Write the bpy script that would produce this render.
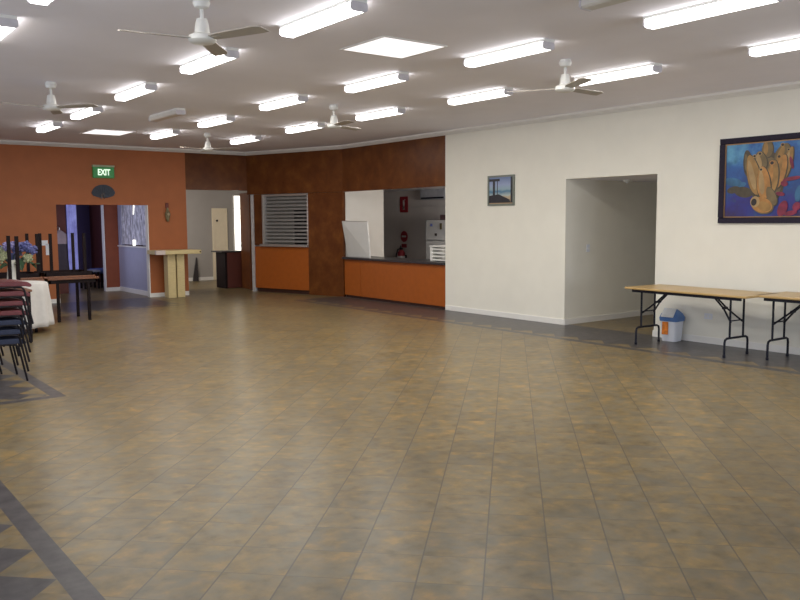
import bpy, bmesh, math, random
from mathutils import Vector, Matrix
R = math.radians
random.seed(7)
for o in list(bpy.data.objects): bpy.data.objects.remove(o, do_unlink=True)
scene = bpy.context.scene
COL = scene.collection

# ------------------------------------------------------------------ camera, world, light, exposure
F_PX, PITCH, ROLL, YAW, CAM_H = 817.57, R(5.5646), R(-0.341), R(37.2667), 1.6
cd = bpy.data.cameras.new('camera'); cam = bpy.data.objects.new('camera', cd); COL.objects.link(cam)
cd.sensor_width = 36.0; cd.lens = 36.0 * F_PX / 800.0; cd.clip_start = 0.05; cd.clip_end = 200
_f = Vector((math.sin(YAW) * math.cos(PITCH), math.cos(YAW) * math.cos(PITCH), -math.sin(PITCH)))
_r = Vector((math.cos(YAW), -math.sin(YAW), 0)); _u = _r.cross(_f)
_r2 = _r * math.cos(ROLL) + _u * math.sin(ROLL); _u2 = _u * math.cos(ROLL) - _r * math.sin(ROLL)
cam.matrix_world = Matrix(((_r2.x, _u2.x, -_f.x, 0), (_r2.y, _u2.y, -_f.y, 0), (_r2.z, _u2.z, -_f.z, CAM_H), (0, 0, 0, 1)))
scene.camera = cam
scene.view_settings.view_transform = 'Standard'; scene.view_settings.look = 'None'
scene.view_settings.gamma = 1; scene.view_settings.use_curve_mapping = False
scene.view_settings.exposure = 0.13
w = bpy.data.worlds.new('sky'); scene.world = w; w.use_nodes = True
w.node_tree.nodes['Background'].inputs[0].default_value = (0.55, 0.68, 0.95, 1)
w.node_tree.nodes['Background'].inputs[1].default_value = 0.6

w.cycles.sampling_method = 'NONE'
cy = scene.cycles
cy.use_adaptive_sampling = False; cy.denoising_input_passes = 'RGB_ALBEDO_NORMAL'; cy.denoising_prefilter = 'ACCURATE'; cy.sample_clamp_indirect = 4.0
LAMP = 6.5           # radiance of the fluorescent diffusers
TUBE_W = 14.5        # watts of the tubes behind each diffuser
DAY = 0.45            # daylight through the windows of the left and near walls
def area(name, loc, direction, sx, sy, power, color):
    l = bpy.data.lights.new(name, 'AREA'); l.shape = 'RECTANGLE'; l.size = sx; l.size_y = sy; l.energy = power; l.color = color
    o = bpy.data.objects.new(name, l); COL.objects.link(o); o.location = loc
    o.rotation_euler = Vector(direction).to_track_quat('-Z', 'Y').to_euler(); return o
DAYC = (0.80, 0.88, 1.0)
for yy in (-1.5, 2.5, 6.5, 10.5):
    area('window_daylight', (-3.05, yy, 1.55), (1, 0, 0.5), 2.4, 1.5, 135 * DAY, DAYC)
for xx in (4.6, 7.9):
    area('window_daylight', (xx, -4.95, 1.55), (0, 1, 0.3), 2.4, 1.5, 240 * DAY, DAYC)
area('passage_daylight', (4.2, 21.5, 1.6), (1, -0.4, -0.1), 1.0, 1.6, 12, (0.62, 0.65, 1.0))
area('entry_daylight', (4.75, 18.2, 1.3), (1, 0.1, 0), 0.9, 1.3, 9, (0.72, 0.74, 1.0))
area('back_room_fill', (7.25, 18.9, 1.6), (1, 0.55, -0.05), 1.0, 1.4, 36, (1.0, 0.93, 0.84))  # lamp added to lift the dim back room; this wall has no window
area('kitchen_fill', (10.6, 9.4, 1.7), (0.5, 0.85, -0.05), 1.3, 1.0, 75, (1.0, 0.96, 0.9))  # extra lamp that brightens the kitchen, no window is built for it

# ------------------------------------------------------------------ materials
MATS = {}
class NT:
    def __init__(s, name):
        s.m = bpy.data.materials.new(name); s.m.use_nodes = True; s.n = s.m.node_tree.nodes; s.l = s.m.node_tree.links
        s.b = s.n['Principled BSDF']
    def node(s, t, **kw):
        n = s.n.new(t)
        for k, v in kw.items(): setattr(n, k, v)
        return n
    def math(s, op, a, b=None, c=None):
        n = s.node('ShaderNodeMath', operation=op)
        for i, x in enumerate((a, b, c)):
            if x is None: continue
            if isinstance(x, (int, float)): n.inputs[i].default_value = x
            else: s.l.new(x, n.inputs[i])
        return n.outputs[0]
    def mix(s, f, a, b):
        n = s.node('ShaderNodeMix', data_type='RGBA')
        for i, x in ((0, f), (6, a), (7, b)):
            if isinstance(x, (int, float)): n.inputs[i].default_value = x
            elif isinstance(x, tuple): n.inputs[i].default_value = (*x[:3], 1)
            else: s.l.new(x, n.inputs[i])
        return n.outputs[2]
    def noise(s, vec, scale, detail=3, rough=0.5):
        n = s.node('ShaderNodeTexNoise'); n.inputs['Scale'].default_value = scale; n.inputs['Detail'].default_value = detail
        n.inputs['Roughness'].default_value = rough
        if vec is not None: s.l.new(vec, n.inputs['Vector'])
        return n.outputs['Fac']
    def ramp(s, f, stops):
        n = s.node('ShaderNodeValToRGB'); e = n.color_ramp.elements
        while len(e) < len(stops): e.new(0.5)
        for i, (p, c) in enumerate(stops): e[i].position = p; e[i].color = (*c, 1) if len(c) == 3 else c
        s.l.new(f, n.inputs[0]); return n.outputs[0]
    def obj(s): return s.node('ShaderNodeTexCoord').outputs['Object']
    def bump(s, h, strength, dist=0.01):
        n = s.node('ShaderNodeBump'); n.inputs['Strength'].default_value = strength; n.inputs['Distance'].default_value = dist
        s.l.new(h, n.inputs['Height']); s.l.new(n.outputs[0], s.b.inputs['Normal'])
def mat(name, col, rough=0.5, metal=0.0, var=0.12, scale=8, bump=0.0, emit=None, emit_s=0.0, spec=0.5, stretch=None):
    if name in MATS: return MATS[name]
    t = NT(name); v = t.obj()
    if stretch:
        mp = t.node('ShaderNodeMapping'); mp.inputs['Scale'].default_value = stretch; t.l.new(v, mp.inputs[0]); v = mp.outputs[0]
    f = t.noise(v, scale, 4)
    lo = tuple(max(0, c * (1 - var)) for c in col); hi = tuple(min(1, c * (1 + var)) for c in col)
    t.l.new(t.ramp(f, [(0.3, lo), (0.7, hi)]), t.b.inputs['Base Color'])
    t.b.inputs['Roughness'].default_value = rough; t.b.inputs['Metallic'].default_value = metal
    t.b.inputs['Specular IOR Level'].default_value = spec
    if bump: t.bump(f, bump)
    if emit: t.b.inputs['Emission Color'].default_value = (*emit, 1); t.b.inputs['Emission Strength'].default_value = emit_s
    MATS[name] = t.m; return t.m

M_WALL = mat('cream_paint', (0.80, 0.77, 0.68), 0.7, var=0.02, scale=3)
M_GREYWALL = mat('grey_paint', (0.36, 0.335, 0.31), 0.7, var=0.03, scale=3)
M_KITWALL = mat('kitchen_grey_paint', (0.62, 0.56, 0.52), 0.7, var=0.03, scale=3)
M_PALEWALL = mat('pale_kitchen_paint', (0.66, 0.63, 0.58), 0.7, var=0.02, scale=3)
M_CEIL = mat('ceiling_paint', (0.88, 0.86, 0.93), 0.85, var=0.02, scale=2)
M_ORANGE = mat('orange_paint', (0.38, 0.115, 0.032), 0.6, var=0.05, scale=4)
M_PANEL = mat('orange_laminate', (0.36, 0.090, 0.012), 0.4, var=0.06, scale=10)
M_TRIM = mat('white_trim_paint', (0.80, 0.78, 0.74), 0.55, var=0.02)
M_WHITE = mat('white_enamel', (0.75, 0.74, 0.70), 0.4, var=0.03)
M_WHITEPL = mat('white_plastic', (0.72, 0.74, 0.80), 0.35, var=0.03)
M_BLACK = mat('black_steel', (0.010, 0.010, 0.018), 0.45, var=0.2, spec=.25)
M_DARKLEG = mat('dark_stained_leg', (0.012, 0.007, 0.008), 0.6, var=0.2, spec=.15)
M_ALU = mat('brushed_aluminium', (0.55, 0.52, 0.50), 0.35, 0.7, var=0.08, stretch=(30, 30, 1))
M_DARKTOP = mat('dark_counter_laminate', (0.035, 0.03, 0.032), 0.3, var=0.2, scale=20)
M_PLINTH = mat('dark_plinth', (0.05, 0.018, 0.012), 0.5, var=0.15)
M_CREAMWOOD = mat('cream_painted_timber', (0.62, 0.50, 0.25), 0.5, var=0.08, stretch=(2, 2, 14))
M_DOORCREAM = mat('cream_door_paint', (0.80, 0.70, 0.52), 0.5, var=0.03)
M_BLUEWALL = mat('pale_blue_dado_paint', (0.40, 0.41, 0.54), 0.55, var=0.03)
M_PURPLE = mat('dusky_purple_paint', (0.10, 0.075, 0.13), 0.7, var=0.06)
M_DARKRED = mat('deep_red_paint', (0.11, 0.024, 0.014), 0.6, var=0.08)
M_ORANGE_SHADED = mat('orange_paint_with_shade', (0.30, 0.075, 0.03), 0.6, var=0.06)  # orange wall colour darkened, the entry's shade is put into it
M_GLASSDARK = mat('dark_glass', (0.05, 0.05, 0.06), 0.08, var=0.1)

def plywood():                                    # red brown veneer, mottled, softly glossy
    t = NT('brown_veneer_ply'); v = t.obj()
    n1 = t.noise(v, 3.5, 6, 0.6); n2 = t.noise(v, 40, 3)
    c = t.ramp(n1, [(0.25, (0.085, 0.026, 0.008)), (0.55, (0.145, 0.048, 0.013)), (0.8, (0.23, 0.085, 0.020))])
    c = t.mix(t.math('MULTIPLY', n2, 0.3), c, (0.08, 0.02, 0.008))
    t.l.new(c, t.b.inputs['Base Color']); t.b.inputs['Roughness'].default_value = 0.32; t.b.inputs['Specular IOR Level'].default_value = 0.2
    t.bump(n2, 0.03); return t.m
M_PLY = plywood()

def tabletop_wood(name, c0, c1, rough=0.35):
    t = NT(name); v = t.obj(); mp = t.node('ShaderNodeMapping'); mp.inputs['Scale'].default_value = (14, 1.2, 8); t.l.new(v, mp.inputs[0])
    n = t.noise(mp.outputs[0], 3, 5, 0.6)
    t.l.new(t.ramp(n, [(0.3, c0), (0.7, c1)]), t.b.inputs['Base Color']); t.b.inputs['Roughness'].default_value = rough; return t.m
M_OAK = tabletop_wood('honey_wood_laminate', (0.42, 0.27, 0.10), (0.52, 0.35, 0.15))
M_BROWNTOP = tabletop_wood('brown_wood_top', (0.16, 0.055, 0.022), (0.24, 0.085, 0.03))

def floor_mat():
    t = NT('slate_look_vinyl_tiles'); v = t.obj(); s = t.node('ShaderNodeSeparateXYZ'); t.l.new(v, s.inputs[0]); x, y = s.outputs[0], s.outputs[1]
    S = 0.29745; q = 2 ** -0.5
    b = t.math('MULTIPLY', t.math('SUBTRACT', x, y), q); a = t.math('MULTIPLY', t.math('ADD', x, y), q)
    fb = t.math('DIVIDE', t.math('ADD', b, 0.1094 + 60 * S), S); fa = t.math('DIVIDE', t.math('ADD', a, -3.4655 + 60 * S), S)
    def line(f, wd):
        fr = t.math('FRACT', f); d = t.math('MINIMUM', fr, t.math('SUBTRACT', 1.0, fr)); return t.math('LESS_THAN', d, wd)
    grout_b, grout_a = line(fb, 0.012), line(fa, 0.008)
    cell = t.node('ShaderNodeCombineXYZ'); t.l.new(t.math('FLOOR', fa), cell.inputs[0]); t.l.new(t.math('FLOOR', fb), cell.inputs[1])
    wn = t.node('ShaderNodeTexWhiteNoise', noise_dimensions='3D'); t.l.new(cell.outputs[0], wn.inputs['Vector'])
    off = t.node('ShaderNodeVectorMath', operation='MULTIPLY_ADD'); t.l.new(wn.outputs['Color'], off.inputs[0]); off.inputs[1].default_value = (20, 20, 20); t.l.new(v, off.inputs[2])
    n1 = t.noise(off.outputs[0], 9.0, 5, 0.55); n2 = t.noise(off.outputs[0], 8.0, 5, 0.55); n3 = t.noise(v, 60, 3)
    base = t.ramp(n1, [(0.28, (0.115, 0.082, 0.038)), (0.45, (0.182, 0.129, 0.056)), (0.58, (0.232, 0.160, 0.062)), (0.76, (0.36, 0.210, 0.064))])
    base = t.mix(t.ramp(n2, [(0.38, (0, 0, 0)), (0.70, (0.80, 0.80, 0.80))]), base, (0.162, 0.148, 0.108))
    base = t.mix(t.math('MULTIPLY', n3, 0.10), base, (0.13, 0.10, 0.07))
    tint = t.ramp(wn.outputs['Value'], [(0, (0.88, 0.88, 0.9)), (1, (1.1, 1.08, 1.04))])
    mu = t.node('ShaderNodeMix', data_type='RGBA', blend_type='MULTIPLY'); mu.inputs[0].default_value = 1; t.l.new(base, mu.inputs[6]); t.l.new(tint, mu.inputs[7])
    field = mu.outputs[2]
    dark = t.ramp(t.noise(v, 9, 5, 0.6), [(0.3, (0.045, 0.041, 0.044)), (0.7, (0.095, 0.086, 0.084))])
    P = 0.4207
    def tri(coord, depth):                        # 1 where the light sawtooth triangle is (depth grows away from the thin band)
        fr = t.math('FRACT', t.math('DIVIDE', t.math('ADD', coord, 50 * P + 0.025), P)); d = t.math('MULTIPLY', t.math('MINIMUM', fr, t.math('SUBTRACT', 1.0, fr)), P)
        return t.math('LESS_THAN', depth, d)      # light where depth is under the distance to the tooth edge
    def band(val, lo, hi): return t.math('MULTIPLY', t.math('GREATER_THAN', val, lo), t.math('LESS_THAN', val, hi))
    def AND(*k):
        r = k[0]
        for z in k[1:]: r = t.math('MULTIPLY', r, z)
        return r
    def OR(*k):
        r = k[0]
        for z in k[1:]: r = t.math('MAXIMUM', r, z)
        return r
    def NOT(z): return t.math('SUBTRACT', 1.0, z)
    def border(depth, along, inside, bw, outer):  # depth: metres from the field's edge; inside: where the border applies
        z = AND(inside, t.math('GREATER_THAN', depth, 0.0), t.math('LESS_THAN', depth, outer))
        light = AND(t.math('GREATER_THAN', depth, bw), tri(along, t.math('SUBTRACT', depth, bw)))
        return AND(z, NOT(light))
    hallY = band(y, -6.0, 14.5)
    r = border(t.math('SUBTRACT', x, 8.28), y, AND(hallY, t.math('LESS_THAN', x, 9.56)), 0.13, 1.3)
    l1 = border(t.math('SUBTRACT', 1.02, x), y, t.math('LESS_THAN', y, 6.2), 0.11, 6)
    # second left border: an outer corner at x 2.05, y 7.8
    dx, dy = t.math('SUBTRACT', 2.05, x), t.math('SUBTRACT', y, 7.79)
    dm = t.math('MINIMUM', dx, dy)
    along = t.node('ShaderNodeMix', data_type='FLOAT'); t.l.new(t.math('LESS_THAN', dx, dy), along.inputs[0]); t.l.new(x, along.inputs[2]); t.l.new(y, along.inputs[3])
    l2 = border(dm, along.outputs[0], t.math('LESS_THAN', y, 17.0), 0.12, 0.95)
    e1 = t.math('SUBTRACT', y, 15.0)
    l3 = border(e1, x, AND(band(x, 2.0, 6.2), t.math('LESS_THAN', y, 17.03)), 0.12, 3)
    bd = OR(r, l1, l2, l3)
    light_in_border = OR(AND(t.math('GREATER_THAN', x, 8.28), hallY), t.math('LESS_THAN', x, 1.02))
    grout = t.math('MULTIPLY', t.math('MAXIMUM', grout_b, t.math('MULTIPLY', grout_a, 0.7)), NOT(OR(bd, light_in_border)))
    c = t.mix(t.math('MULTIPLY', grout, 0.75), field, (0.07, 0.06, 0.05)); c = t.mix(bd, c, dark)
    t.l.new(c, t.b.inputs['Base Color'])
    t.b.inputs['Roughness'].default_value = 0.31
    t.b.inputs['Specular IOR Level'].default_value = 0.2
    return t.m
M_FLOOR = floor_mat()

# ------------------------------------------------------------------ mesh helpers
class MB:
    def __init__(s): s.v, s.f, s.mi, s.sm = [], [], [], []
    def add(s, vs, fs, mi=0, smooth=False, M=None):
        o = len(s.v); s.v += [tuple(M @ Vector(p)) if M else tuple(p) for p in vs]
        for f in fs: s.f.append(tuple(i + o for i in f)); s.mi.append(mi); s.sm.append(smooth)
        return s
    def box(s, x0, x1, y0, y1, z0, z1, mi=0, M=None):
        vs = [(x, y, z) for x in (x0, x1) for y in (y0, y1) for z in (z0, z1)]
        return s.add(vs, [(0, 1, 3, 2), (4, 6, 7, 5), (0, 4, 5, 1), (2, 3, 7, 6), (0, 2, 6, 4), (1, 5, 7, 3)], mi, False, M)
    def rbox(s, x0, x1, y0, y1, z0, z1, r=0.01, mi=0, seg=2, M=None):     # box with rounded edges
        bm = bmesh.new(); bmesh.ops.create_cube(bm, size=1)
        for q in bm.verts: q.co = Vector(((x0 + x1) / 2 + q.co.x * (x1 - x0), (y0 + y1) / 2 + q.co.y * (y1 - y0), (z0 + z1) / 2 + q.co.z * (z1 - z0)))
        bmesh.ops.bevel(bm, geom=bm.edges[:], offset=min(r, .49 * min(abs(x1 - x0), abs(y1 - y0), abs(z1 - z0))), segments=seg, affect='EDGES', profile=0.5)
        bm.verts.index_update()
        s.add([q.co[:] for q in bm.verts], [[q.index for q in f.verts] for f in bm.faces], mi, False, M); bm.free(); return s
    def prism(s, poly, axis, a0, a1, mi=0, M=None):                       # poly in the two other axes, extruded along axis
        def P(u, v, a): return (a, u, v) if axis == 0 else (u, a, v) if axis == 1 else (u, v, a)
        n = len(poly); vs = [P(u, v, a0) for u, v in poly] + [P(u, v, a1) for u, v in poly]
        fs = [tuple(range(n)), tuple(range(2 * n - 1, n - 1, -1))] + [(i, (i + 1) % n, n + (i + 1) % n, n + i) for i in range(n)]
        return s.add(vs, fs, mi, False, M)
    def tube(s, pts, r, n=8, mi=0, M=None, closed=False):
        pts = [Vector(p) for p in pts]; m = len(pts); rs = r if isinstance(r, (list, tuple)) else [r] * m; vs, fs = [], []
        up = None
        for i, p in enumerate(pts):
            if closed: t = (pts[(i + 1) % m] - pts[i - 1]).normalized()
            else: t = (pts[min(i + 1, m - 1)] - pts[max(i - 1, 0)]).normalized()
            if up is None: up = t.orthogonal().normalized()
            up = (up - t * up.dot(t)); up = up.normalized() if up.length > 1e-6 else t.orthogonal().normalized()
            bn = t.cross(up)
            for k in range(n):
                a = 2 * math.pi * k / n; vs.append(p + (up * math.cos(a) + bn * math.sin(a)) * rs[i])
        for i in range(m if closed else m - 1):
            j = (i + 1) % m
            for k in range(n): fs.append((i * n + k, i * n + (k + 1) % n, j * n + (k + 1) % n, j * n + k))
        if not closed: fs += [tuple(range(n - 1, -1, -1)), tuple((m - 1) * n + k for k in range(n))]
        return s.add(vs, fs, mi, True, M)
    def lathe(s, prof, n=24, c=(0, 0, 0), mi=0, M=None):                  # prof: (radius, z)
        vs, fs = [], []
        for r, z in prof:
            for k in range(n): a = 2 * math.pi * k / n; vs.append((c[0] + r * math.cos(a), c[1] + r * math.sin(a), c[2] + z))
        for i in range(len(prof) - 1):
            for k in range(n): fs.append((i * n + k, i * n + (k + 1) % n, (i + 1) * n + (k + 1) % n, (i + 1) * n + k))
        fs += [tuple(range(n - 1, -1, -1)), tuple((len(prof) - 1) * n + k for k in range(n))]
        return s.add(vs, fs, mi, True, M)
    def ball(s, c, r, mi=0, sub=2, sq=(1, 1, 1), jit=0.0, M=None):
        bm = bmesh.new(); bmesh.ops.create_icosphere(bm, subdivisions=sub, radius=1); bm.verts.index_update()
        vs = []
        for q in bm.verts:
            k = r * (1 + random.uniform(-jit, jit)); vs.append((c[0] + q.co.x * k * sq[0], c[1] + q.co.y * k * sq[1], c[2] + q.co.z * k * sq[2]))
        s.add(vs, [[q.index for q in f.verts] for f in bm.faces], mi, jit == 0, M); bm.free(); return s
    def build(s, name, mats, parent=None, bevel=0):
        me = bpy.data.meshes.new(name); me.from_pydata(s.v, [], s.f)
        for m in (mats if isinstance(mats, (list, tuple)) else [mats]): me.materials.append(m)
        for p, mi, sm in zip(me.polygons, s.mi, s.sm): p.material_index = mi; p.use_smooth = sm
        bm = bmesh.new(); bm.from_mesh(me); bmesh.ops.recalc_face_normals(bm, faces=bm.faces[:])
        for e in bm.edges:
            if len(e.link_faces) == 2 and e.calc_face_angle(0) > R(40): e.smooth = False
        bm.to_mesh(me); bm.free()
        o = bpy.data.objects.new(name, me); COL.objects.link(o)
        if parent is not None: o.parent = parent
        if bevel:
            b = o.modifiers.new('bevel', 'BEVEL'); b.width = bevel; b.segments = 2; b.limit_method = 'ANGLE'
        return o
def tag(o, label, cat, group=None):
    o['label'] = label; o['category'] = cat
    if group: o['group'] = group
    return o
def thing(name, label, cat, loc=(0, 0, 0), rz=0.0, group=None):
    o = bpy.data.objects.new(name, None); COL.objects.link(o); o.empty_display_size = 0.1
    o.location = loc; o.rotation_euler = (0, 0, rz); return tag(o, label, cat, group)
def struct(o): o['kind'] = 'structure'; return o
def dup(root, loc, rz=None, label=None, group=None):
    def cp(o, par):
        c = o.copy(); COL.objects.link(c)
        if par is not None: c.parent = par
        for ch in kids.get(o.name, []): cp(ch, c)
        return c
    kids = {}
    for o in COL.objects:
        if o.parent: kids.setdefault(o.parent.name, []).append(o)
    r = cp(root, None); r.location = loc
    if rz is not None: r.rotation_euler = (0, 0, rz)
    if label: r['label'] = label
    if group: r['group'] = group
    return r

# ------------------------------------------------------------------ the setting
H, W, D = 3.156, 9.467, 17.03
struct(MB().box(-3.2, 13.2, -5.2, 23.4, -0.12, 0).build('floor', M_FLOOR))
m = MB()
m.box(-3.2, W + .13, -5.2, 17.16, H, H + 0.12)
struct(m.build('ceiling', M_CEIL))
m = MB()
m.box(3.4, 12.9, 17.18, 23.2, 2.52, 2.6); m.box(9.6, 12.9, 8.46, 17.6, 2.34, 2.42)
struct(m.build('ceiling_back_rooms', M_CEIL))
# right wall with the passage opening
m = MB()
m.box(W, W + .12, -5.2, 6.72, 0, H); m.box(W, W + .12, 6.72, 8.32, 2.2, H); m.box(W, W + .12, 8.32, 11.1, 0, H)
struct(m.build('wall_right', M_WALL))
m = MB()
m.box(W + .12, 12.9, 8.32, 8.44, 0, 2.46); m.box(W + .12, 12.9, 6.60, 6.72, 0, 2.46)
struct(m.build('wall_passage', M_WALL))
struct(MB().box(12.78, 12.9, 6.72, 8.32, 0, 2.46).build('wall_passage_end', M_WALL))
struct(MB().box(W + .12, 12.9, 6.60, 8.44, 2.2, 2.3).build('ceiling_passage', M_CEIL))
# orange far wall
m = MB()
m.box(-3.2, 4.44, D, D + .12, 0, H); m.box(4.44, 6.28, D, D + .12, 1.95, H); m.box(6.28, 7.14, D, D + .12, 0, H)
struct(m.build('wall_orange', M_ORANGE))
# brown veneer fascia
m = MB()
m.box(7.14, 8.62, D, D + .1, 2.29, H)
struct(m.build('wall_doorway_head', M_PLY))
A, B = Vector((W, 14.40, 0)), Vector((8.60, D, 0)); tv = (B - A).normalized(); nv = Vector((tv.y, -tv.x, 0))   # nv points away from the hall
ANG = Matrix(((tv.x, nv.x, 0, A.x), (tv.y, nv.y, 0, A.y), (0, 0, 1, 0), (0, 0, 0, 1)))
LA = (B - A).length
m = MB()
m.box(-.0, LA, 0, .08, 2.2, H, M=ANG); m.box(0, .955, 0, .08, 0, 2.196, M=ANG); m.box(2.30, 2.56, 0, .08, 1.06, 2.196, M=ANG)
struct(m.build('wall_servery_angle', M_PLY))
struct(MB().box(W, W + .1, 11.1, 14.41, 2.20, H).build('wall_servery', M_PLY))
struct(MB().box(W + .1, 10.56, 14.45, 14.55, 0, 2.45).build('wall_kitchen_return', M_PALEWALL))
m = MB(); m.box(12.75, 12.87, 8.44, 23.2, 0, 2.6)
struct(m.build('wall_kitchen_back', M_KITWALL))
d2 = Vector((2.9, 5.9, 0)).normalized(); n2 = Vector((d2.y, -d2.x, 0))
PM = Matrix(((d2.x, n2.x, 0, 8.92), (d2.y, n2.y, 0, 17.3), (0, 0, 1, 0), (0, 0, 0, 1)))
struct(MB().box(0, 6.6, 0, .1, 0, 2.55, M=PM).build('wall_kitchen_partition', M_GREYWALL))
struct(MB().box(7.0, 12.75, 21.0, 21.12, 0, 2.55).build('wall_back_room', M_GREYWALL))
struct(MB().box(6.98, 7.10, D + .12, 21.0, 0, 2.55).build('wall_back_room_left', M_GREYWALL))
# entry behind the wide opening
struct(MB().box(6.36, 6.48, D + .12, 19.3, 0, 1.04).build('wall_entry_dado', M_BLUEWALL))
struct(MB().box(6.03, 6.36, 19.2, 19.3, 0, 2.52).build('wall_entry_end', M_ORANGE_SHADED))
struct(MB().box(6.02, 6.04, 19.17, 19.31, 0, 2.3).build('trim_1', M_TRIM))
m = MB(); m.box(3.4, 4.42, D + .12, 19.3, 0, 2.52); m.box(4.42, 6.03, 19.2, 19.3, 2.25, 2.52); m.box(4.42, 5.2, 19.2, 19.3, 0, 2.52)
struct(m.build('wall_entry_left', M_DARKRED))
m = MB(); m.box(3.4, 7.0, 23.0, 23.12, 0, 2.55)
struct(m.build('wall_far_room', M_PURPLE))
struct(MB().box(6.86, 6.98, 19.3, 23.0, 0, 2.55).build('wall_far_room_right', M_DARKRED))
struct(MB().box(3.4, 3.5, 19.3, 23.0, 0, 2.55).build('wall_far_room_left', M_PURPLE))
# walls of the hall outside the picture, with window openings
def windowed(name, fixed, axis, spans, lo, hi, x0, x1):
    m = MB(); cuts = sorted(spans); cur = lo
    def bx(a, b, z0, z1):
        if axis == 0: m.box(x0, x1, a, b, z0, z1)
        else: m.box(a, b, x0, x1, z0, z1)
    for a, b in cuts:
        bx(cur, a, 0, H); bx(a, b, 0, 0.8); bx(a, b, 2.3, H); cur = b
    bx(cur, hi, 0, H); return struct(m.build(name, M_WALL))
windowed('wall_left', 0, 0, [(-2.7, -.3), (1.3, 3.7), (5.3, 7.7), (9.3, 11.7)], -5.2, D + .12, -3.2, -3.08)
windowed('wall_near', 0, 1, [(3.4, 5.8), (6.7, 9.1)], -3.08, W + .12, -5.2, -5.08)
# cornices, skirtings
m = MB(); prof = [(0, 0), (-.07, 0), (-.06, -.03), (-.02, -.06), (0, -.075)]
m.prism([(W + u, H + v) for u, v in prof], 1, -5.0, 14.4)
struct(m.build('trim_2', M_TRIM))
m = MB(); m.prism([(D + u, H + v) for u, v in prof], 0, -3.0, 8.62)
struct(m.build('trim_3', M_TRIM))
m = MB(); m.prism([(u, H + v) for u, v in prof], 0, 0.0, LA, M=ANG)
struct(m.build('trim_4', M_TRIM))
m = MB(); m.box(W - .014, W, -5.0, 6.72, 0, .085); m.box(W - .014, W, 8.32, 11.09, 0, .085); m.box(W - .014, W + .1, 6.72, 6.732, 0, .085)
struct(m.build('baseboard_right', M_TRIM, bevel=.003))
m = MB(); m.box(W, 12.7, 8.306, 8.32, 0, .085)
struct(m.build('baseboard_passage', M_TRIM))
m = MB(); m.box(6.28, 7.14, D - .014, D, 0, .085); m.box(-3.0, 4.44, D - .014, D, 0, .085)
struct(m.build('baseboard_orange', M_TRIM))
m = MB(); m.box(6.04, 6.36, 19.186, 19.2, 0, .085); m.box(6.346, 6.36, D + .13, 19.19, 0, .10)
struct(m.build('baseboard_entry', M_TRIM))
m = MB(); m.box(7.1, 9.55, 20.985, 21.0, 0, .09)
struct(m.build('baseboard_back_room', M_TRIM))
struct(MB().box(6.265, 6.285, D - .01, D + .13, 0, 1.95).build('trim_5', M_TRIM))
struct(MB().box(6.335, 6.365, D + .13, 19.2, 1.035, 1.065).build('trim_6', M_TRIM))

# ------------------------------------------------------------------ windows and doors
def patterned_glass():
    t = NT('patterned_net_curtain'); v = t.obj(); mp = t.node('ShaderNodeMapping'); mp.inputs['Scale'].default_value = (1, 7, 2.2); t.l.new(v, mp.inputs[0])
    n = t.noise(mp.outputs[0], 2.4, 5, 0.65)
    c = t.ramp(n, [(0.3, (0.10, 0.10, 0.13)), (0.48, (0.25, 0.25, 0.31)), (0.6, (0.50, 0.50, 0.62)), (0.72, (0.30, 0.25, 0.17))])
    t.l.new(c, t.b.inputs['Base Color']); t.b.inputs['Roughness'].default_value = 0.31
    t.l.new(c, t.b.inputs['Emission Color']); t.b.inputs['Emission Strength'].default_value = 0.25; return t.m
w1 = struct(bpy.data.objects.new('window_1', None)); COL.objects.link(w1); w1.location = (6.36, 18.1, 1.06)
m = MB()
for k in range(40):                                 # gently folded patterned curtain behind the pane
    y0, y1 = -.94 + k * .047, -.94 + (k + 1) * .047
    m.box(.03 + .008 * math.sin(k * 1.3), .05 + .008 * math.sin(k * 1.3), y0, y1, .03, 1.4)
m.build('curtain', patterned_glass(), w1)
m = MB(); m.box(0, .1, -.97, -.94, 0, 1.45); m.box(0, .1, .94, 1.08, 0, 1.45); m.box(0, .1, -.94, .94, 1.4, 1.45)
m.build('window_frame', M_BLUEWALL, w1)
M_PATCH = mat('glow_patch', (0.9, 0.9, 0.85), 0.4, emit=(1, 0.98, 0.86), emit_s=1.6)  # pale glowing patches set in front of the patterned curtain
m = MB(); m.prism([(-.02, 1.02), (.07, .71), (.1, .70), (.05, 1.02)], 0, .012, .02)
m.build('glow_patch', M_PATCH, w1)
m = MB(); m.box(.012, .02, .02, .17, .01, .14); m.build('glow_patch', M_PATCH, w1)
# bright window of the back room
w2 = struct(bpy.data.objects.new('window_2', None)); COL.objects.link(w2); w2.location = (10.33, 20.99, 0.72)
MB().box(-.15, .13, -.012, 0, 0, 1.58).build('pane', mat('daylit_glass', (.9, .9, .85), .2, emit=(1, .97, .86), emit_s=2.2), w2)
m = MB(); m.box(-.18, -.15, -.03, .01, -.03, 1.61); m.box(.13, .16, -.03, .01, -.03, 1.61); m.box(-.15, .13, -.03, .01, 1.58, 1.61); m.box(-.15, .13, -.03, .01, -.03, 0); m.box(-.15, .13, -.02, 0, 1.22, 1.24)
m.build('window_frame', M_WHITE, w2)
# windows of the hall's left and near walls
wi = 3
for axis, vals in ((0, (-1.5, 2.5, 6.5, 10.5)), (1, (4.6, 7.9))):
    for c in vals:
        o = struct(bpy.data.objects.new('window_%d' % wi, None)); COL.objects.link(o); wi += 1
        o.location = (-3.14, c, .8) if axis == 0 else (c, -5.14, .8); o.rotation_euler = (0, 0, 0 if axis == 0 else R(90))
        m = MB()
        for a, b in ((-1.2, -1.15), (-.025, .025), (1.15, 1.2)): m.box(-.025, .025, a, b, 0, 1.5)
        for a, b in ((0, .05), (1.45, 1.5)): m.box(-.025, .025, -1.2, 1.2, a, b)
        m.build('window_frame', M_ALU, o)
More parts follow.
